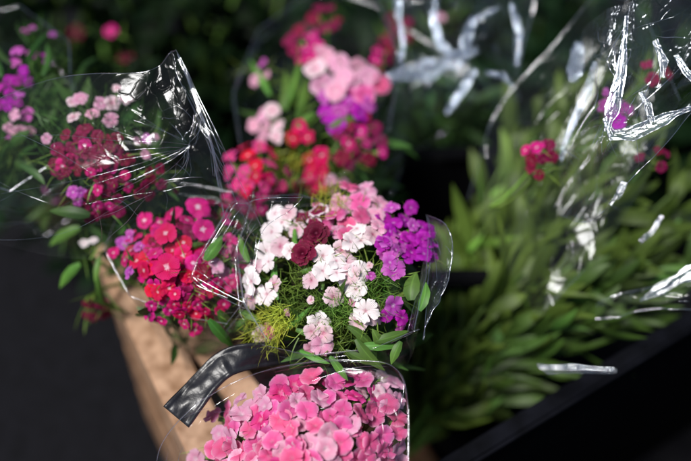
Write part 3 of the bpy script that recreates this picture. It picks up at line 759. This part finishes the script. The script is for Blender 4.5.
def fan(region, n, d0, d1):
    return [P(R.uniform(region[0], region[1]), R.uniform(region[2], region[3]), R.uniform(d0, d1)) for _ in range(n)]
base = P(405, 445, 1.0)
rb = leafy_bouquet('leafy green bouquet leaning right behind the cellophane, broadest foliage at middle right', base,
    [P(470, 255, .92), P(490, 215, .93), P(515, 170, .93), P(535, 130, .94), P(555, 95, .95), P(585, 100, .92), P(560, 200, .86), P(600, 190, .86), P(640, 170, .87), P(520, 260, .86), P(590, 250, .84), P(640, 260, .84), P(560, 150, .90), P(680, 220, .86), P(700, 170, .88),
     P(510, 150, .95), P(530, 200, .93), P(575, 130, .92), P(610, 140, .90), P(640, 120, .90), P(500, 235, .93), P(545, 240, .88)],
    30, .1, BG, 1, cap=98, llen=(.02, .085), lw=(.004, .019))
rb2 = leafy_bouquet('lower leafy green bouquet lying towards the right edge beside the dark crate', P(430, 430, 1.0),
    [P(560, 292, .86), P(620, 285, .85), P(670, 270, .85), P(690, 280, .86), P(540, 315, .88), P(500, 320, .90), P(460, 300, .92), P(600, 305, .86), P(600, 270, .84), P(545, 325, .88)],
    30, .1, BG, 2, cap=98, mat='lowleaf', llen=(.02, .075), lw=(.004, .015))
# flowers of the right bouquet
def add_heads(rt, lst, d):
    for (x, y, r_, sz, cs, n_) in lst:
        bq = Bouquet.__new__(Bouquet); bq.cx, bq.cy, bq.rx, bq.ry, bq.d0, bq.slope, bq.bulge = x, y, 20, 20, d, .4, .01
        bq.C = P(x, y, d); bq.G = bq.C + Vector((-.03, .0, -.06)); bq.root = rt; bq.heads = []
        bq.auto(x, y, r_, sz, cs, 'william', n=n_, nn=10)
add_heads(rb, [(541, 152, 14, 15, ['wine', 'magenta'], 6), (601, 97, 10, 17, ['lilac'], 2), (622, 112, 11, 17, ['lilac', 'purple'], 3), (655, 160, 14, 13, ['wine'], 4), (538, 170, 8, 13, ['wine'], 2), (652, 70, 14, 13, ['wine'], 3)], .83)
# cellophane sheets of the right bouquet
film(rb, [rimp((588, 30, .80), (615, 5, .76), (650, -10, .75), (710, -20, .75)),
          rimp((575, 90, .79), (612, 60, .755), (655, 50, .74), (710, 35, .735)),
          rimp((560, 150, .79), (600, 130, .765), (645, 110, .745), (710, 75, .73)),
          rimp((560, 215, .80), (598, 218, .775), (645, 165, .75), (710, 100, .735))],
     folds=46, amp=.008, nl=60, lr=.0003, foci=((.25, .3), (.4, .6), (.6, .7)), seed=52, nu=200, nv=220, edges='b', mat=FILM2, curl=.0009)
film(rb, [rimp((600, -10, .90), (560, 40, .90), (500, 110, .91), (470, 200, .92)),
          rimp((640, 10, .86), (600, 80, .86), (545, 160, .87), (505, 260, .88)),
          rimp((680, 100, .82), (640, 180, .81), (600, 250, .82), (540, 320, .84))],
     folds=30, amp=.006, seed=54, nu=180, nv=130, edges='tl', name='wrapper_back', curl=.001)
film(rb2, [rimp((720, 262, .80), (680, 272, .805), (640, 286, .81), (595, 302, .82)), rimp((720, 292, .79), (680, 292, .795), (640, 298, .80), (595, 308, .815)), rimp((720, 310, .80), (680, 308, .80), (640, 310, .81), (595, 318, .82))],
     folds=16, amp=.006, seed=57, nu=120, nv=60, edges='tb', name='cellophane_wrapper', mat=FILM, curl=.0009)

for k, (st, dd_) in enumerate([  # highlight strips added on the right wrappers
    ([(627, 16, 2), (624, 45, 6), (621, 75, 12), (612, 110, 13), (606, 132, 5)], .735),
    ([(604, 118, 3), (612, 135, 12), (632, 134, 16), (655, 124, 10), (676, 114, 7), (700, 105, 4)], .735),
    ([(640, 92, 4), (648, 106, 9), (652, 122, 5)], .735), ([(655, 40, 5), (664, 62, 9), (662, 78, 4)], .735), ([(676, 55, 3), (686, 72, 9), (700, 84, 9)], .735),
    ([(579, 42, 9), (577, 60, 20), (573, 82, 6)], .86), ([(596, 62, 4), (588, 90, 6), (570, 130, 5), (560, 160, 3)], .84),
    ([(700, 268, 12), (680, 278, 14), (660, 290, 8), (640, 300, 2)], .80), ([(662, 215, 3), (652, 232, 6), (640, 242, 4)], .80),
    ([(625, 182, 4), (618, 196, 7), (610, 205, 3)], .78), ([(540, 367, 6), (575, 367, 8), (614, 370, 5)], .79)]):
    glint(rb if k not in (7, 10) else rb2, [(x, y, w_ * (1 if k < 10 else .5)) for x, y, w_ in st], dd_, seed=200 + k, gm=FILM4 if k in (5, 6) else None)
# ================================================================ TOP CENTRE CELLOPHANE
tb = Bouquet('bouquet hidden in a crumpled shiny cellophane cone at top centre with a pink bud', 450, 60, 60, 60, 1.02, slope=.5, group=BG)
tb.auto(440, 22, 7, 14, ['rose'], 'william', n=1, nn=16)
tb.auto(395, 30, 16, 14, ['wine'], 'william', n=5, nn=16)
tb.stems(12)
film(tb.root, [rimp((370, -30, 1.0), (420, -30, .96), (480, -30, .95), (530, -30, .97)),
               rimp((378, 40, .98), (425, 20, .94), (475, 20, .93), (524, 30, .95)),
               rimp((385, 70, .97), (430, 62, .93), (475, 60, .925), (524, 80, .94)),
               rimp((398, 110, .99), (440, 118, .965), (480, 116, .955), (520, 118, .96)),
               rimp((415, 150, 1.05), (440, 155, 1.03), (475, 155, 1.03), (500, 150, 1.04))],
     folds=50, amp=.012, nl=70, lr=.0006, er=.0008, foci=((.5, .5), (.3, .4)), seed=61, nu=200, nv=160, edges='tlr', mat=FILM2, curl=.0012)

for k, (st, dd_) in enumerate([  # highlight strips added on the top centre wrapper
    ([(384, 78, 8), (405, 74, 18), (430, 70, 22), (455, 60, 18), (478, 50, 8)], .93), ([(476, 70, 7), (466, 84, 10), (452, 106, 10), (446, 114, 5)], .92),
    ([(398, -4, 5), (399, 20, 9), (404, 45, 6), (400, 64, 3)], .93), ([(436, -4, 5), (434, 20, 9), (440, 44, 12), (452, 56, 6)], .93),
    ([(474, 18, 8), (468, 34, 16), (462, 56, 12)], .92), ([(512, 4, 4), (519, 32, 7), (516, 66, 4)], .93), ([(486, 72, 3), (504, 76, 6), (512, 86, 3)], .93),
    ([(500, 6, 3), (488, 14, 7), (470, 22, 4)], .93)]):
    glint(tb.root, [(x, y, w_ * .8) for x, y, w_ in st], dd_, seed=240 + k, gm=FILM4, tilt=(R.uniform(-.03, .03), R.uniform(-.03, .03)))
# ================================================================ BACKGROUND PLANTS
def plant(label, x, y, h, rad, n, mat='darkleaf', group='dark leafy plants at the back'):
    rt = root('leafy_plant', Vector((x, y, 0)), label, 'plant', group)
    bm, uvl = new_bm(); sb, suv = new_bm()
    for k in range(9):
        a = R.uniform(0, 6.283); tip = Vector((math.cos(a) * rad * .6, math.sin(a) * rad * .6, h * R.uniform(.8, 1)))
        tube(sb, suv, [Vector((0, 0, 0)), Vector((tip.x * .3, tip.y * .3, h * .5)), tip], .004, 5)
    for k in range(n):
        a = R.uniform(0, 6.283); rr = math.sqrt(R.random()) * rad; z = h * R.uniform(.15, 1) * (1 - .25 * (rr / rad) ** 2)
        p = Vector((math.cos(a) * rr, math.sin(a) * rr, z)); d = (rdir() + Vector((0, 0, .5))).normalized(); L = R.uniform(.04, .09)
        b_ = Vector((0, 0, -L * .4))
        blade(bm, uvl, [p + d * L * t + b_ * t * t for t in [i / 5 for i in range(6)]], L * R.uniform(.2, .4), rdir(), nw=2)
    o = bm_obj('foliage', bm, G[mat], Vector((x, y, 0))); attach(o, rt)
    o = bm_obj('stem', sb, M_STEM, Vector((x, y, 0))); attach(o, rt)
for i, (px, py, z, h, rad, n, lab) in enumerate([
    (30, 10, .3, .38, .17, 420, 'dim leafy plant in the upper left corner behind the violet flowers'),
    (170, 20, .3, .36, .16, 420, 'dim leafy plant behind the peaked cellophane corner'),
    (240, 40, .3, .34, .14, 380, 'dim leafy plant left of the rear blurred bouquet'),
    (560, 10, .3, .36, .17, 420, 'dim leafy plant right of the crumpled top cellophane'),
    (680, 30, .3, .36, .17, 420, 'dim leafy plant in the upper right corner behind the shiny wrapper'),
    (110, 90, .3, .32, .14, 380, 'dim leafy plant behind the blush pink umbel'),
    (400, -10, .3, .36, .16, 380, 'dim leafy plant at the top edge behind the crumpled cellophane')]):
    q = PZ(px, py, z); plant(lab, q.x, q.y, h, rad, n)

# ================================================================ CRATES, STRAP, GROUND
def boxbm(bm, c, ax, ay, az, sx, sy, sz, bev=.002):
    m = Matrix((ax * sx, ay * sy, az * sz)).transposed().to_4x4(); m.translation = c
    r = bmesh.ops.create_cube(bm, size=1, matrix=m)
    es = list({e for v in r['verts'] for e in v.link_edges})
    bmesh.ops.bevel(bm, geom=es, offset=bev, segments=2, affect='EDGES')
Z = Vector((0, 0, 1))
def part_box(parent, name, mat, c, ax, ay, az, sx, sy, sz, bev=.002):
    bm = bmesh.new(); boxbm(bm, Vector((0, 0, 0)), ax, ay, az, sx, sy, sz, bev)
    o = bm_obj(name, bm, mat, c, smooth=False); 
    if parent: attach(o, parent)
    return o
# wooden crate : left wall runs along the rim line seen at lower left
zr = .36
A = PZ(98, 262, zr); B_ = PZ(196, 470, zr)
d = (B_ - A); d.z = 0; Lw = d.length; d.normalize(); inn = Vector((-d.y, d.x, 0))
if inn.x < 0: inn = -inn
crate = root('wooden_crate', Vector(((A + B_) / 2).to_tuple()[:2] + (0.0,)), 'pale wooden slatted flower crate at lower left holding the bouquets', 'crate')
def along(t, off, z): return Vector((A.x, A.y, 0)) + d * t + inn * off + Z * z
th = .016; full = Lw + .25; mid_t = full / 2 - .02
part_box(crate, 'slat', M_WOOD, along(mid_t, .018, zr - .03), inn, d, Z, .038, full, .06)
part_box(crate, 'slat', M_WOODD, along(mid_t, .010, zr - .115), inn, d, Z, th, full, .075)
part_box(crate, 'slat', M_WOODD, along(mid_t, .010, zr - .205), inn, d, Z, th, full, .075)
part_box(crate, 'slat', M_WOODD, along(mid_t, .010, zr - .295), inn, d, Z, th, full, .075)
for t in (.12, .36):
    part_box(crate, 'post', M_WOOD, along(t, .042, zr - .17), inn, d, Z, .026, .03, .33)
part_box(crate, 'slat', M_WOOD, along(-.02 - .009, .13, zr - .14), inn, d, Z, .2, .014, .07)
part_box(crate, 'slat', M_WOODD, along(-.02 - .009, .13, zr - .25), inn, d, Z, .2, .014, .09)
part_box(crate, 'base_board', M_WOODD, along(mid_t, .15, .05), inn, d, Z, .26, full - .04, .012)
pb = PZ(205, 345, zr - .02); pe = PZ(262, 420, zr - .02)
dd = (pe - pb).normalized()
part_box(crate, 'cross_bar', M_WOOD, (pb + pe) / 2, Vector((-dd.y, dd.x, 0)), dd, Z, .030, (pe - pb).length + .22, .016)

# black strap / handle
bm, uvl = new_bm()
cl = [P(330, 345, .80), P(306, 350, .785), P(270, 354, .765), P(240, 358, .755), P(222, 366, .752), P(207, 380, .748), P(192, 398, .742), P(176, 417, .738)]
wds = [22, 24, 27, 28, 29, 30, 31, 33]
NS, NWD = 60, 14
rows = []
for j in range(NS + 1):
    t = j / NS; p = spl(cl, t); p2 = spl(cl, min(1, t + .01)); p1 = spl(cl, max(0, t - .01)); tan = (p2 - p1).normalized()
    x = t * (len(wds) - 1); i = min(int(x), len(wds) - 2); wd = (wds[i] * (1 - x + i) + wds[i + 1] * (x - i)) * .75 / F
    vw = (CAM - p).normalized(); side = tan.cross(vw).normalized(); 
    # twist at the bend
    q = Quaternion(tan, .5 * math.sin((t - .45) * 6)); side = q @ side; nn = side.cross(tan).normalized()
    ring = []
    for k in range(NWD + 1):
        s = k / NWD * 2 - 1
        hgt = .0016 * (1 - abs(s)) + .0022 * math.exp(-((abs(s) - .88) / .1) ** 2) + .0012 * noise.noise(Vector((t * 14, s * 2, 3)))
        hgt += .002 * math.exp(-((t - .56) / .03) ** 2) * (1 - s * s)
        ring.append(p + side * (s * wd / 2) + nn * hgt)
    for k in range(NWD, -1, -1):
        s = k / NWD * 2 - 1
        ring.append(p + side * (s * wd / 2 * .96) - nn * (.0022 - .0006 * abs(s)))
    rows.append(ring)
c0 = cl[3]
vr = [[bm.verts.new(v - c0) for v in r] for r in rows]
n_ = len(vr[0])
for j in range(NS):
    for k in range(n_): bm.faces.new([vr[j][k], vr[j][(k + 1) % n_], vr[j + 1][(k + 1) % n_], vr[j + 1][k]])
bm.faces.new(vr[0]); bm.faces.new(list(reversed(vr[-1])))
bmesh.ops.recalc_face_normals(bm, faces=bm.faces)
o = bm_obj('plastic_strap', bm, M_STRAP, c0)
o['label'] = 'bent glossy black plastic strap with scuffed edges, between centre and bottom pink bouquets'; o['category'] = 'strap'

# black tub in the dark gap right of centre bouquet
def tub(name, label, cat, c, ax, ay, sx, sy, h, thk=.006, rimmat=M_RIM, group=None):
    rt = root(name, Vector((c.x, c.y, 0)), label, cat, group)
    zc = c.z - h / 2
    for s in (-1, 1):
        part_box(rt, 'side_wall', M_BLACK, Vector((c.x, c.y, zc)) + ax * (s * (sx / 2 - thk / 2)), ax, ay, Z, thk, sy, h)
        part_box(rt, 'side_wall', M_BLACK, Vector((c.x, c.y, zc)) + ay * (s * (sy / 2 - thk / 2)), ax, ay, Z, sx - 2 * thk - .002, thk, h)
        part_box(rt, 'rim', rimmat, Vector((c.x, c.y, c.z + .003)) + ax * (s * sx / 2), ax, ay, Z, .018, sy + .018, .010, .003)
        part_box(rt, 'rim', rimmat, Vector((c.x, c.y, c.z + .004)) + ay * (s * sy / 2), ax, ay, Z, sx - .022, .018, .010, .003)
    part_box(rt, 'base', M_BLACK, Vector((c.x, c.y, c.z - h + .006)), ax, ay, Z, sx - .016, sy - .016, .006)
    return rt
X, Y = Vector((1, 0, 0)), Vector((0, 1, 0))
c = PZ(440, 215, .34); tub('flower_tub', 'black plastic tub in the dark gap right of the centre bouquet', 'tub', Vector((c.x, c.y, .34)), X, Y, .2, .17, .3, rimmat=M_BLACK)
q0 = PZ(440, 475, .34); q1 = PZ(600, 378, .34)
e = (q1 - q0); e.z = 0; e.normalize(); e2 = Vector((-e.y, e.x, 0))
cc = q0 + e * .22 - e2 * .17; 
tub('plastic_crate', 'black plastic crate with scuffed rim at lower right, below the leafy stems', 'crate', Vector((cc.x, cc.y, .34)), e, e2, .56, .34, .3)

# pale strip low right
rt = root('film_roll', P(580, 372, .80), 'narrow pale strip of folded cellophane lying below the leafy stems', 'film strip')
film(rt, [rimp((538, 364, .80), (580, 366, .80), (616, 368, .80)), rimp((541, 369, .797), (580, 370, .797), (616, 371, .797)), rimp((548, 374, .80), (580, 373, .80), (614, 373, .80))],
     folds=8, amp=.002, seed=71, nu=80, nv=20, edges='tblr', mat=film_mat('milky_film', f0=.2, rough=.15, haze=.1), curl=.0012, name='folded_film')

# ground
bm = bmesh.new(); bmesh.ops.create_grid(bm, x_segments=2, y_segments=2, size=40)
o = bm_obj('ground', bm, M_GROUND, Vector((0, 0, 0)), smooth=False); o['kind'] = 'structure'
